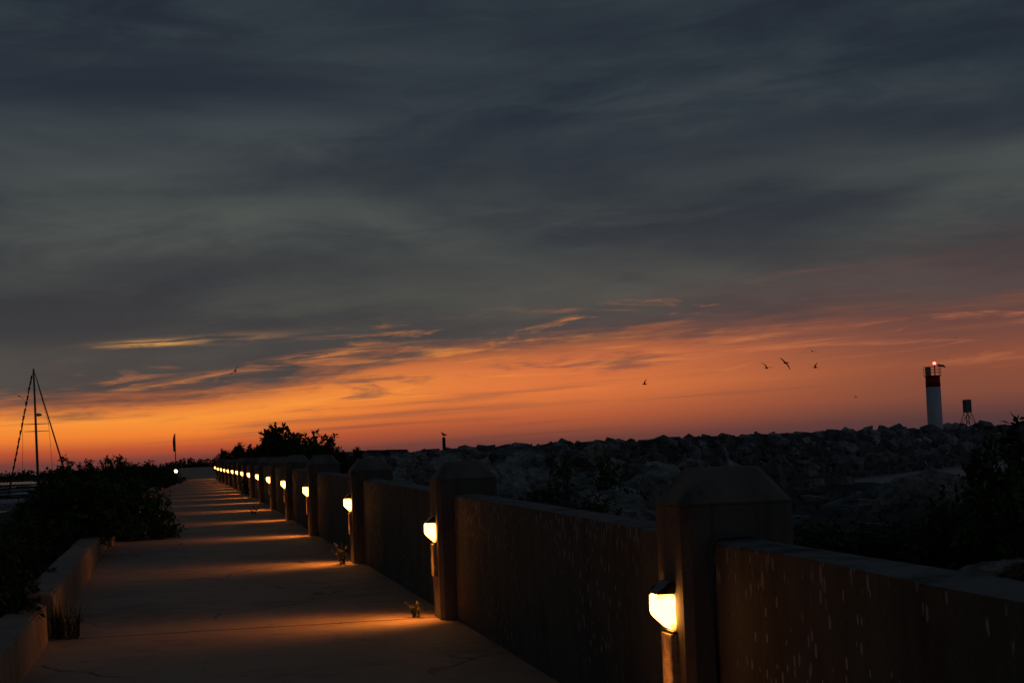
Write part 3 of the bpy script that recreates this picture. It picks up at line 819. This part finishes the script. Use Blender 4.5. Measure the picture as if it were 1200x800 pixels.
# ------------------------------------------------------------------ gulls
def gull_mesh(wl, wr, span=1.3, standing=False, sweep=0.12):
    """one continuous bird: body of revolution along +Y, wings as tapered plates grown from its sides"""
    bm = bmesh.new(); n = 10
    prof = [(-0.27, 0.012, 0.0), (-0.2, 0.035, 0.0), (-0.1, 0.062, -0.004), (0.0, 0.075, -0.006), (0.09, 0.068, 0.0), (0.14, 0.05, 0.012), (0.175, 0.045, 0.022), (0.205, 0.04, 0.026), (0.228, 0.018, 0.024), (0.265, 0.006, 0.016)]
    if standing:
        prof = [(-0.27, 0.014, -0.05), (-0.2, 0.035, -0.03), (-0.1, 0.07, -0.005), (0.0, 0.088, 0.0), (0.08, 0.078, 0.035), (0.115, 0.055, 0.085), (0.125, 0.046, 0.125), (0.15, 0.044, 0.155), (0.185, 0.02, 0.152), (0.23, 0.007, 0.145)]
    rings = []
    for y, r_, z in prof:
        rings.append([bm.verts.new((r_ * math.cos(2 * math.pi * k / n), y, z + r_ * 0.9 * math.sin(2 * math.pi * k / n))) for k in range(n)])
    for a, b in zip(rings, rings[1:]):
        for k in range(n): bm.faces.new((a[k], a[(k + 1) % n], b[(k + 1) % n], b[k]))
    bm.faces.new(rings[0][::-1]); bm.faces.new(rings[-1])
    if not standing:
        # tail fan
        q = [bm.verts.new(p) for p in ((-0.02, -0.2, 0.01), (0.02, -0.2, 0.01), (0.06, -0.36, 0.005), (-0.06, -0.36, 0.005), (-0.02, -0.2, -0.01), (0.02, -0.2, -0.01), (0.06, -0.36, -0.003), (-0.06, -0.36, -0.003))]
        for fc in ((0, 1, 2, 3), (7, 6, 5, 4), (0, 4, 5, 1), (1, 5, 6, 2), (2, 6, 7, 3), (3, 7, 4, 0)): bm.faces.new([q[i] for i in fc])
        for sg, (a1, a2) in ((-1, wl), (1, wr)):
            p = Vector((0.04, 0.03, 0.02)); secs = []
            segs = [(0.0, 0.19, 0), (0.22, 0.17, a1), (0.42, 0.13, a2), (0.58, 0.075, a2 - 0.1), (0.66, 0.012, a2 - 0.1)]
            for i, (r_, c, ang) in enumerate(segs):
                if i:
                    dl = (r_ - segs[i - 1][0]) * span / 1.3
                    p = p + Vector((math.cos(ang) * dl, (0.25 if i == 1 else -0.32) * dl, math.sin(ang) * dl))
                th = 0.012 if i < 4 else 0.003
                secs.append([bm.verts.new((sg * p.x, p.y + c * 0.45, p.z)), bm.verts.new((sg * p.x, p.y, p.z + th)), bm.verts.new((sg * p.x, p.y - c * 0.55, p.z)), bm.verts.new((sg * p.x, p.y, p.z - th))])
            for a, b in zip(secs, secs[1:]):
                for k in range(4): bm.faces.new((a[k], a[(k + 1) % 4], b[(k + 1) % 4], b[k]))
            bm.faces.new(secs[0][::-1]); bm.faces.new(secs[-1])
    return bm
def gull(px, py, Y, wl, wr, rot, label, sc_=1.35):
    o = from_bm('gull', gull_mesh(wl, wr), M['gull'], smooth=True)
    o.location = at(px, py, Y); o.rotation_euler = rot; o.scale = (sc_,) * 3
    return tag(o, label, 'bird', 'gulls in flight over the harbour')
gull(920.5, 425, 160, (0.2, -0.15), (0.05, -0.55), (0.0, 0.62, 0.35), 'largest flying gull, long wings arched as it banks over the flock')
gull(898.5, 431, 190, (0.95, 0.7), (0.2, 0.0), (0.1, 0.1, -1.0), 'flying gull with one wing raised, lowest at the left of the flock')
gull(952, 411.5, 230, (0.7, 0.5), (-0.05, -0.2), (0.0, 0.25, -0.6), 'topmost flying gull of the flock left of the lighthouse')
gull(955.5, 430.5, 220, (0.15, 0.0), (0.9, 0.7), (0.0, -0.1, 0.8), 'flying gull with raised wing, at the right of the flock')
gull(755.5, 450, 230, (0.2, 0.0), (0.9, 0.7), (0.0, -0.15, 0.9), 'lone flying gull low over the middle of the breakwater')
gull(275.5, 435, 220, (0.1, -0.2), (0.7, 0.5), (0.0, -0.45, 0.5), 'lone flying gull high above the tallest bush')
gull(22.5, 464, 170, (0.25, -0.1), (0.0, -0.5), (0.0, 0.4, 0.3), 'flying gull beside the string of flags', 0.95)
gull(1003, 465, 420, (0.4, 0.1), (0.4, 0.1), (0.0, 0.2, 0.6), 'tiny distant flying gull left of the lighthouse tower')
gull(1120, 396, 420, (0.4, 0.1), (0.4, 0.1), (0.0, -0.2, -0.6), 'tiny distant flying gull above the lighthouse')

# post with a perched gull
PYY = 104.0
pt = at(520, 512.2, PYY); pb = at(520.5, 524, PYY)
tag(tube('mooring_post', [(pt.x, PYY, pb.z - 1.0), (pt.x, PYY, pt.z - 0.02), (pt.x, PYY, pt.z)], [0.1, 0.1, 0.09], M['timber'], n=14), 'short dark timber post on the breakwater with a gull on top', 'post')
bm = gull_mesh((0, 0), (0, 0), standing=True)
g_ = from_bm('gull', bm, M['gull'], smooth=True); g_.location = (pt.x, PYY, pt.z + 0.162); g_.rotation_euler = (0, 0, 0.75); g_.scale = (0.95,) * 3
tag(g_, 'gull perched on the timber post', 'bird')
lv, lf = [], []
for s in (-0.03, 0.03):
    tube_into(lv, lf, [(s, 0.0, -0.06), (s, 0.01, -0.168)], 0.007, 5)
    tube_into(lv, lf, [(s, 0.0, -0.168), (s, 0.05, -0.17)], 0.007, 5)
from_data('legs', lv, lf, M['gull'], g_)

# ------------------------------------------------------------------ marina on the left
SY = 120.0
mt = at(40, 432, SY); mb = at(45, 548, SY)
def hull(name, ln, wd, hg, mat, parent):
    V_, F_ = [], []; ns = 13
    for i in range(ns):
        t = i / (ns - 1); x = lerp(-ln / 2, ln / 2, t); w = wd / 2 * (1 - max(0, (t - 0.35) / 0.65) ** 2.2) * lerp(0.8, 1, min(1, t * 3)); w = max(w, 0.02)
        sh = hg * (1 + 0.25 * t * t); ov = 0.45 * max(0, t - 0.7) / 0.3
        V_ += [(x + ov * 0.6, w, sh), (x + ov * 0.2, w * 0.86, sh * 0.35), (x - ov * 0.4, 0, -0.35), (x + ov * 0.2, -w * 0.86, sh * 0.35), (x + ov * 0.6, -w, sh)]
    for i in range(ns - 1):
        for k in range(4): a = i * 5 + k; F_.append((a, a + 1, a + 6, a + 5))
        F_.append((i * 5 + 4, i * 5, i * 5 + 5, i * 5 + 9))
    F_.append((0, 4, 3, 2, 1)); b = (ns - 1) * 5; F_.append((b, b + 1, b + 2, b + 3, b + 4))
    o = from_data(name, V_, F_, mat, parent); return o
HEAD = rad(-52)
S = thing('sailboat', 'moored sailboat with a tall bare mast and furled headsail behind the shrubs', 'sailboat', (mb.x, SY, WATER), HEAD)
hull('hull', 8.6, 2.7, 0.95, M['hull'], S)
bm = bmesh.new(); add_box(bm, -1.8, 1.7, -0.75, 0.75, 1.0, 1.5, 0.12); from_bm('cabin', bm, M['white'], S)
mh = mt.z - WATER
inv = Matrix.Rotation(-HEAD, 3, 'Z')
lean = inv @ Vector((mt.x - mb.x - 0.22, 0, 0)) * 0.5
mtop = Vector((lean.x, lean.y, mh))
tube('mast', [(0, 0, 0.9), mtop * 0.5 + Vector((0, 0, 0.4)), mtop], [0.1, 0.085, 0.06], M['galv'], S, 10)
bow = Vector((4.15, 0, 1.25)); stern = Vector((-4.2, 0, 1.0))
tube('furled_sail', [bow, bow.lerp(mtop, 0.04), bow.lerp(mtop, 0.5), bow.lerp(mtop, 0.93), bow.lerp(mtop, 0.97)], [0.02, 0.06, 0.05, 0.03, 0.012], M['sailcloth'], S, 8)
tube('backstay', [stern, mtop], 0.014, M['metal'], S, 4)
for zz, hw in ((at(46, 496.5, SY).z - WATER, 0.85), (at(46, 505, SY).z - WATER, 0.85)):
    c = mtop * ((zz - 0.9) / (mh - 0.9))
    ax = inv @ Vector((1, 0, 0))
    tube('spreader', [Vector((c.x, c.y, zz)) - ax * hw * 0.9, Vector((c.x, c.y, zz)), Vector((c.x, c.y, zz)) + ax * hw], [0.02, 0.03, 0.02], M['galv'], S, 6)
for sg in (-1, 1):
    c = mtop * ((at(46, 496.5, SY).z - WATER) / mh); ax = inv @ Vector((1, 0, 0))
    tube('shroud', [(sg * ax.x * 1.1, sg * ax.y * 1.1, 1.0), c + ax * sg * 0.85, mtop], 0.012, M['metal'], S, 4)
c = mtop * ((at(46, 486, SY).z - WATER) / mh)
lath = lathe('radar_dome', [(0.02, -0.1), (0.22, -0.07), (0.24, 0.0), (0.2, 0.08), (0.03, 0.12)], M['white'], S, 14); ax = inv @ Vector((1, 0, 0))
lath.location = Vector((c.x, c.y, at(46, 486, SY).z - WATER)) + ax * 0.2
tube('boom', [(-0.1, 0, 1.9), (-3.4, 0, 2.0)], [0.06, 0.05], M['galv'], S, 8)
# string of signal flags from masthead to stern
FS = thing('flag_string', 'string of small signal flags slung from the masthead down to the deck', 'flags', S.location, HEAD)
end = inv @ Vector((at(12, 572, SY).x - mb.x, 0, 0)); end.z = at(12, 572, SY).z - WATER
fr = random.Random(8); rope = []
for k in range(25):
    t = k / 24; p = mtop.lerp(end, t); p.z -= 0.35 * math.sin(t * math.pi); p += (inv @ Vector((-0.25, 0, 0))) * math.sin(t * math.pi) * 0.3; rope.append(p)
tube('rope', rope, 0.012, M['metal'], FS, 4)
axx = inv @ Vector((1, 0, 0)); n_flag = 17
for k in range(n_flag):
    t = 0.05 + 0.92 * max(0.0, (k + fr.uniform(-0.15, 0.15)) / (n_flag - 1)) ** 1.12
    i = min(23, int(t * 24)); p = rope[i].lerp(rope[i + 1], t * 24 - i)
    hh = fr.uniform(0.45, 0.62); V_, F_ = [], []
    for a in range(5):
        for b_ in range(3):
            off = axx * (-0.07 * b_ * fr.uniform(0.6, 1) - 0.015 * a) + Vector((0.03 * math.sin(a * 1.5 + b_), 0.03 * math.cos(a + b_ * 2), -hh * a / 4))
            V_.append(p + off); 
    for a in range(4):
        for b_ in range(2): q = a * 3 + b_; F_.append((q, q + 1, q + 4, q + 3))
    from_data('flag', V_, F_, M['flag'] if k % 3 else M['sailcloth'], FS)

def make_motorboat():
    r = thing('motorboat', 'x', 'motorboat', group='motorboats in the marina')
    hull('hull', 8.0, 2.8, 1.0, M['hull'], r)
    bm = bmesh.new(); add_box(bm, -1.6, 1.5, -1.0, 1.0, 1.05, 1.95, 0.15, 2); from_bm('cabin', bm, M['white'], r)
    bm = bmesh.new(); add_box(bm, -1.4, 1.53, -1.03, 1.03, 1.45, 1.8, 0.03, 1); from_bm('windows', bm, M['darkglass'], r)
    bm = bmesh.new(); add_box(bm, -2.2, 0.9, -1.05, 1.05, 1.96, 2.05, 0.03, 1)
    from_bm('canopy', bm, M['sailcloth'], r)
    return r
mb0 = make_motorboat()
for i, (px, Y, rz, lab) in enumerate([(8, 150, -0.3, 'white cabin motorboat moored closest, seen through the gap above the shrubs'),
                                      (22, 185, 0.5, 'white motorboat moored behind the closest one, toward the mast'),
                                      (4, 225, 0.1, 'distant motorboat moored under the flag string'),
                                      (33, 240, -0.6, 'distant motorboat partly hidden by shrubs below the mast')]):
    m_ = mb0 if i == 0 else copy_tree(mb0)
    m_.location = (at(px, 570, Y).x, Y, WATER); m_.rotation_euler = (0, 0, rz); m_['label'] = lab

# flagpole with a limp flag, round lamp by the path
FY = 130.0
ft = at(205, 507.5, FY); x0 = ft.x
P = thing('flagpole', 'slim flagpole with a limp furled flag at the end of the path', 'flagpole', (x0, FY, gz(FY) - 0.1))
zt_ = ft.z - P.location.z
tube('pole', [(0, 0, 0), (0, 0, zt_)], [0.045, 0.025], M['galv'], P, 8)
V_, F_ = [], []
for a in range(9):
    t = a / 8; w = 0.03 + 0.15 * math.sin(min(1, t * 1.5) * math.pi * 0.6)
    for b_ in range(4):
        V_.append((-0.03 - w * b_ / 3 * (1 - 0.3 * t), 0.05 * math.sin(b_ * 2.2 + t * 3), zt_ - 0.12 - 1.25 * t + 0.1 * b_ / 3 * (1 - t)))
for a in range(8):
    for b_ in range(3): q = a * 4 + b_; F_.append((q, q + 1, q + 5, q + 4))
from_data('flag', V_, F_, M['redflag'], P)
BY = 104.0
bl = at(206, 552, BY)
Bo = thing('path_lamp', 'round glowing lamp on a short post at the water side of the path', 'lamp', (bl.x, BY, gz(BY) - 0.1))
zz = bl.z - Bo.location.z
lathe('post', [(0.07, 0), (0.055, 0.1), (0.05, zz - 0.1), (0.08, zz - 0.09)], M['metal'], Bo, 12)
bm = bmesh.new(); bmesh.ops.create_uvsphere(bm, u_segments=16, v_segments=12, radius=0.095, matrix=Matrix.Translation((0, 0, zz))); from_bm('globe', bm, M['globe'], Bo, True)

# distant shore and trees
sv, sf = [], []
k = 0
for i in range(90):
    x = -700 + 1000 * i / 89
    h = 2.2 + 1.2 * nz(x * 0.02, 3, 1.0, 2); 
    sv += [(x, 800, WATER - 1), (x, 812, WATER + h), (x, 860, WATER + h + 0.4), (x, 900, WATER - 1)]
for i in range(89):
    for q in range(3): a = i * 4 + q; sf.append((a, a + 4, a + 5, a + 1))
tag(from_data('hills', sv, sf, M['soil']), kind='structure')
TR = random.Random(2); tv, tf = [], []
def crown(c, rx, rz_, n, L):
    for _ in range(n):
        u = Vector((TR.gauss(0, 1), TR.gauss(0, 1), TR.gauss(0, 1))).normalized() * (TR.random() ** 0.35)
        p = c + Vector((u.x * rx, u.y * rx, u.z * rz_)); d = Vector((TR.uniform(-1, 1), TR.uniform(-1, 1), TR.uniform(-1, 1))).normalized()
        leaf_into(tv, tf, p, d, Vector((TR.uniform(-1, 1), TR.uniform(-1, 1), 1)).normalized(), L * TR.uniform(0.6, 1.3), L * 0.7)
for px, top in ((204, 540), (213, 537), (224, 536.5), (234, 538), (243, 536.5), (253, 537), (262, 539), (196, 542)):
    p = at(px, top, 330); r_ = TR.uniform(1.0, 1.35)
    crown(Vector((p.x, 330 + TR.uniform(-8, 8), p.z - 1.3)), r_ * 0.9, 1.35, 420, 0.4)
    crown(Vector((p.x + 0.9, 332, p.z - 2.2)), 1.4, 1.1, 350, 0.4)
for i in range(46):
    x = -160 + i * 4.5 + TR.uniform(-2, 2)
    if -160 < x < 30: crown(Vector((x, 600, TR.uniform(0.4, 1.6))), 3.4, TR.uniform(1.2, 2.0), 160, 0.9)
tag(from_data('treeline', tv, tf, M['leaf']), 'low dark line of far trees on the horizon past the path', 'trees', kind='stuff')
iv = []
for k in range(24): a = 2 * math.pi * k / 24; iv.append((20 + 150 * math.cos(a), 340 + 28 * math.sin(a), -0.6))
iv2 = [(x, y, -2.5) for x, y, z in iv]
tag(from_data('land', iv + [(20 + (x - 20) * 1.06, 340 + (y - 340) * 1.2, -2.5) for x, y, z in iv], [tuple(range(24))] + [(k, 24 + k, 24 + (k + 1) % 24, (k + 1) % 24) for k in range(24)], M['soil']), kind='structure')

# ------------------------------------------------------------------ sky
w = bpy.data.worlds.new('World'); sc.world = w; w.use_nodes = True
nt = NT(w.node_tree); bg = w.node_tree.nodes['Background']
g = nt.node('ShaderNodeTexCoord').outputs['Generated']
sp = nt.node('ShaderNodeSeparateXYZ'); nt.put(sp.inputs[0], g)
X, Y, Z = sp.outputs
az = nt.m('ARCTAN2', X, Y)
hd = nt.m('MAXIMUM', nt.m('SQRT', nt.m('ADD', nt.m('MULTIPLY', X, X), nt.m('MULTIPLY', Y, Y))), 0.02)
V = nt.m('MAXIMUM', nt.m('DIVIDE', Z, hd), 0.0)
azc = nt.m('MINIMUM', nt.m('MAXIMUM', az, -0.5), 0.8)
Vt = nt.m('SUBTRACT', V, nt.m('MULTIPLY', azc, 0.038))           # streaks climb slightly to the right
bnd = nt.m('ADD', nt.m('ADD', nt.m('MULTIPLY', nt.m('MAXIMUM', nt.m('SUBTRACT', azc, 0.14), 0.0), 0.058), nt.m('MULTIPLY', nt.step(azc, 0.0, 0.16), 0.021)), 0.0385)
def vec(ku, kv, o=0.0): return nt.comb(nt.m('MULTIPLY', az, ku), nt.m('MULTIPLY', Vt, kv), o)
edge = nt.noise(vec(7, 52, 1.3), 1.0, 8, 0.62, 0.5)
edge2 = nt.noise(vec(18, 170, 5.1), 1.0, 7, 0.62, 0.4)
edge3 = nt.noise(vec(26, 420, 8.1), 1.0, 6, 0.65, 0.4)
s = nt.m('ADD', nt.m('SUBTRACT', V, bnd), nt.m('ADD', nt.m('MULTIPLY', nt.m('SUBTRACT', edge, 0.5), 0.048), nt.m('MULTIPLY', nt.m('SUBTRACT', edge2, 0.5), 0.022)))
t = nt.m('DIVIDE', V, bnd)
left = nt.ramp(t, [(0.0, lin(92, 58, 62)), (0.12, lin(120, 62, 56)), (0.30, lin(186, 84, 50)), (0.5, lin(238, 128, 50)), (0.72, lin(248, 148, 57)), (0.92, lin(226, 126, 58)), (1.0, lin(180, 100, 60))])
right = nt.ramp(t, [(0.0, lin(72, 54, 58)), (0.14, lin(88, 58, 58)), (0.32, lin(128, 74, 58)), (0.55, lin(140, 79, 58)), (0.75, lin(116, 72, 62)), (1.0, lin(88, 66, 64))])
midc = nt.ramp(t, [(0.0, lin(80, 56, 60)), (0.12, lin(112, 64, 56)), (0.32, lin(182, 92, 56)), (0.55, lin(222, 118, 62)), (0.8, lin(212, 112, 64)), (1.0, lin(150, 88, 62))])
glow = nt.mix(nt.step(az, 0.0, 0.24), left, midc); glow = nt.mix(nt.step(az, 0.2, 0.46), glow, right)
# dim thin bars across the glow
bars = nt.step(nt.noise(vec(3.2, 120, 9.0), 1.0, 6, 0.58, 0.2), 0.54, 0.70)
glow = nt.mix(nt.m('MULTIPLY', bars, 0.55), glow, nt.mix(nt.step(t, 0.1, 0.6), lin(96, 62, 60), lin(138, 86, 62)))
hi = nt.step(nt.noise(vec(11, 130, 14.0), 1.0, 7, 0.64, 0.6), 0.52, 0.72)
glow = nt.mix(nt.m('MULTIPLY', nt.m('MULTIPLY', hi, 0.62), nt.step(t, 0.35, 0.7)), glow, nt.mix(nt.step(az, 0.1, 0.45), lin(250, 156, 62), lin(196, 112, 72)))
rip = nt.step(nt.noise(vec(13, 120, 31.0), 1.0, 8, 0.64, 0.7), 0.48, 0.66)
rw = nt.m('MULTIPLY', nt.step(s, -0.034, -0.010), nt.m('MULTIPLY', nt.step(az, 0.0, 0.10), nt.m('SUBTRACT', 1.0, nt.step(az, 0.30, 0.5))))
glow = nt.mix(nt.m('MULTIPLY', nt.m('MULTIPLY', rip, rw), 0.8), glow, nt.mix(nt.step(az, 0.0, 0.3), lin(122, 82, 68), lin(112, 74, 66)))
# overcast
Vn = nt.m('MULTIPLY', V, 2.5)
dark = nt.ramp(Vn, [(0.10, lin(66, 60, 61)), (0.22, lin(57, 58, 61)), (0.36, lin(46, 51, 59)), (0.50, lin(38, 46, 56)), (0.66, lin(33, 40, 51)), (1.0, lin(28, 36, 46))])
lite = nt.ramp(Vn, [(0.10, lin(82, 74, 70)), (0.22, lin(80, 80, 75)), (0.36, lin(78, 83, 80)), (0.50, lin(64, 72, 76)), (0.66, lin(52, 61, 68)), (1.0, lin(38, 47, 58))])
c1 = nt.noise(vec(4.4, 17, 2.0), 1.0, 7, 0.5, 0.4)
c2 = nt.noise(vec(12, 52, 6.0), 1.0, 7, 0.62, 0.6)
c3 = nt.noise(vec(1.6, 5.5, 11.0), 1.0, 3, 0.5)
cm = nt.m('ADD', nt.m('ADD', nt.m('MULTIPLY', c1, 0.54), nt.m('MULTIPLY', c2, 0.20)), nt.m('MULTIPLY', c3, 0.26))
def blob(a0, v0, sa, sv, amp, tilt=0.03):
    da = nt.m('ADD', nt.m('SUBTRACT', az, a0), nt.m('MULTIPLY', nt.m('SUBTRACT', c1, 0.5), sa * 1.6))
    dv = nt.m('ADD', nt.m('SUBTRACT', nt.m('SUBTRACT', V, v0), nt.m('MULTIPLY', da, tilt)), nt.m('MULTIPLY', nt.m('SUBTRACT', c2, 0.5), sv * 3.0))
    e = nt.m('ADD', nt.m('POWER', nt.m('DIVIDE', da, sa), 2.0), nt.m('POWER', nt.m('DIVIDE', dv, sv), 2.0))
    return nt.m('MULTIPLY', nt.m('EXPONENT', nt.m('MULTIPLY', e, -1.0)), amp)
for bb in ((0.05, 0.150, 0.13, 0.017, 0.075), (0.24, 0.098, 0.14, 0.018, 0.07), (0.28, 0.128, 0.11, 0.011, -0.07, 0.10), (0.07, 0.198, 0.07, 0.016, 0.08),
           (0.0, 0.245, 0.12, 0.030, -0.09), (0.41, 0.19, 0.14, 0.030, -0.07), (0.22, 0.165, 0.10, 0.014, -0.05), (-0.06, 0.115, 0.08, 0.012, -0.06),
           (0.46, 0.135, 0.06, 0.012, 0.08, 0.2), (0.21, 0.262, 0.07, 0.016, -0.06), (-0.04, 0.168, 0.08, 0.010, 0.08), (-0.06, 0.088, 0.07, 0.012, -0.16), (0.06, 0.080, 0.08, 0.008, -0.08), (0.21, 0.192, 0.09, 0.016, -0.07)):
    cm = nt.m('ADD', cm, blob(*bb))
cloud = nt.mix(nt.step(cm, 0.37, 0.68), dark, lite)
# reddish flush of the lower cloud towards the right
fl = nt.m('MULTIPLY', nt.m('SUBTRACT', 1.0, nt.step(s, 0.0, 0.05)), nt.step(az, 0.1, 0.45))
cloud = nt.mix(nt.m('MULTIPLY', fl, 0.55), cloud, lin(98, 68, 66))
# lit wisps just above the break
wn = nt.noise(vec(15, 125, 21.0), 1.0, 8, 0.66, 0.8)
win = nt.m('MULTIPLY', nt.step(s, -0.01, 0.004), nt.m('SUBTRACT', 1.0, nt.step(s, 0.008, 0.030)))
wazi = nt.m('SUBTRACT', 1.0, nt.step(nt.m('ABSOLUTE', nt.m('SUBTRACT', az, 0.16)), 0.10, 0.30))
wisp = nt.m('MULTIPLY', nt.m('MULTIPLY', nt.step(wn, 0.52, 0.70), win), wazi)
def streak(a0, v0, sa, sv, tilt):
    da = nt.m('SUBTRACT', az, a0)
    dv = nt.m('SUBTRACT', nt.m('SUBTRACT', V, v0), nt.m('MULTIPLY', da, tilt))
    dv = nt.m('ADD', dv, nt.m('MULTIPLY', nt.m('SUBTRACT', edge3, 0.5), sv * 4.5))
    e = nt.m('ADD', nt.m('POWER', nt.m('DIVIDE', da, sa), 2.0), nt.m('POWER', nt.m('DIVIDE', dv, sv), 2.0))
    return nt.m('MULTIPLY', nt.m('EXPONENT', nt.m('MULTIPLY', e, -1.0)), nt.step(edge3, 0.38, 0.62))
st1 = streak(-0.012, 0.0722, 0.022, 0.0016, 0.02)
st1b = streak(0.035, 0.0745, 0.035, 0.0026, 0.03)
st2 = streak(0.088, 0.0625, 0.03, 0.0022, 0.10)
st3 = streak(-0.025, 0.0455, 0.012, 0.0012, 0.1)
st4 = streak(0.335, 0.062, 0.02, 0.0014, 0.10)
st5 = streak(0.055, 0.0555, 0.05, 0.0014, 0.06)
sky = nt.mix(nt.step(s, -0.007, 0.010), glow, cloud)
sky = nt.mix(nt.m('MULTIPLY', wisp, 0.7), sky, nt.mix(nt.step(az, 0.15, 0.45), lin(226, 132, 66), lin(170, 100, 74)))
for st, k, cl in ((st1, 1.0, lin(246, 172, 84)), (st1b, 0.55, lin(160, 118, 80)), (st2, 0.75, lin(216, 128, 66)), (st3, 0.9, lin(228, 136, 66)), (st4, 0.7, lin(196, 116, 74)), (st5, 0.6, lin(190, 112, 64))):
    sky = nt.mix(nt.m('MULTIPLY', st, k), sky, cl)
# the glow belongs to the sunset side only; behind the camera the overcast reaches the horizon
aa = nt.m('ABSOLUTE', nt.m('SUBTRACT', az, 0.1))
sky = nt.mix(nt.step(aa, 0.5, 1.1), sky, cloud)
sky = nt.mix(nt.m('MULTIPLY', nt.m('MULTIPLY', nt.step(nt.m('MULTIPLY', az, -1.0), 0.3, 0.9), nt.m('SUBTRACT', 1.0, nt.step(nt.m('MULTIPLY', az, -1.0), 2.0, 2.8))), 0.75), sky, lin(20, 24, 30))       # unseen sky to the left dimmed to keep the wall faces dark
# a trace of the physical twilight sky shows through the cloud
ns = nt.node('ShaderNodeTexSky', sky_type='NISHITA'); ns.sun_disc = False
ns.sun_elevation = rad(0.5); ns.sun_rotation = rad(-3.0)
sky = nt.mix(1.0, sky, nt.mix(1.0, ns.outputs[0], (0.0003, 0.0003, 0.0003, 1), 'MULTIPLY'), 'ADD')
sky = nt.mix(nt.m('LESS_THAN', Z, -0.002), sky, lin(20, 22, 26))
nt.put(bg.inputs['Color'], sky); bg.inputs['Strength'].default_value = 1.0

# the sun is at the horizon behind cloud: hardly any direct light
sl = bpy.data.lights.new('sun', 'SUN'); sl.energy = 0.02; sl.angle = rad(12); sl.color = (1, 0.55, 0.28)
so = bpy.data.objects.new('sun', sl); col.objects.link(so)
sd = Vector((math.sin(rad(-3)), math.cos(rad(-3)), math.tan(rad(1.5))))
so.rotation_euler = sd.to_track_quat('Z', 'Y').to_euler()

# ------------------------------------------------------------------ render settings
vs = sc.view_settings
vs.view_transform = 'Standard'; vs.look = 'None'; vs.exposure = 0.0; vs.gamma = 1.0; vs.use_curve_mapping = False
sc.render.engine = 'CYCLES'
sc.cycles.use_denoising = True
try: sc.cycles.denoiser = 'OPENIMAGEDENOISE'
except Exception: pass
sc.cycles.max_bounces = 5; sc.cycles.diffuse_bounces = 3; sc.cycles.glossy_bounces = 2
sc.cycles.sample_clamp_indirect = 2.0
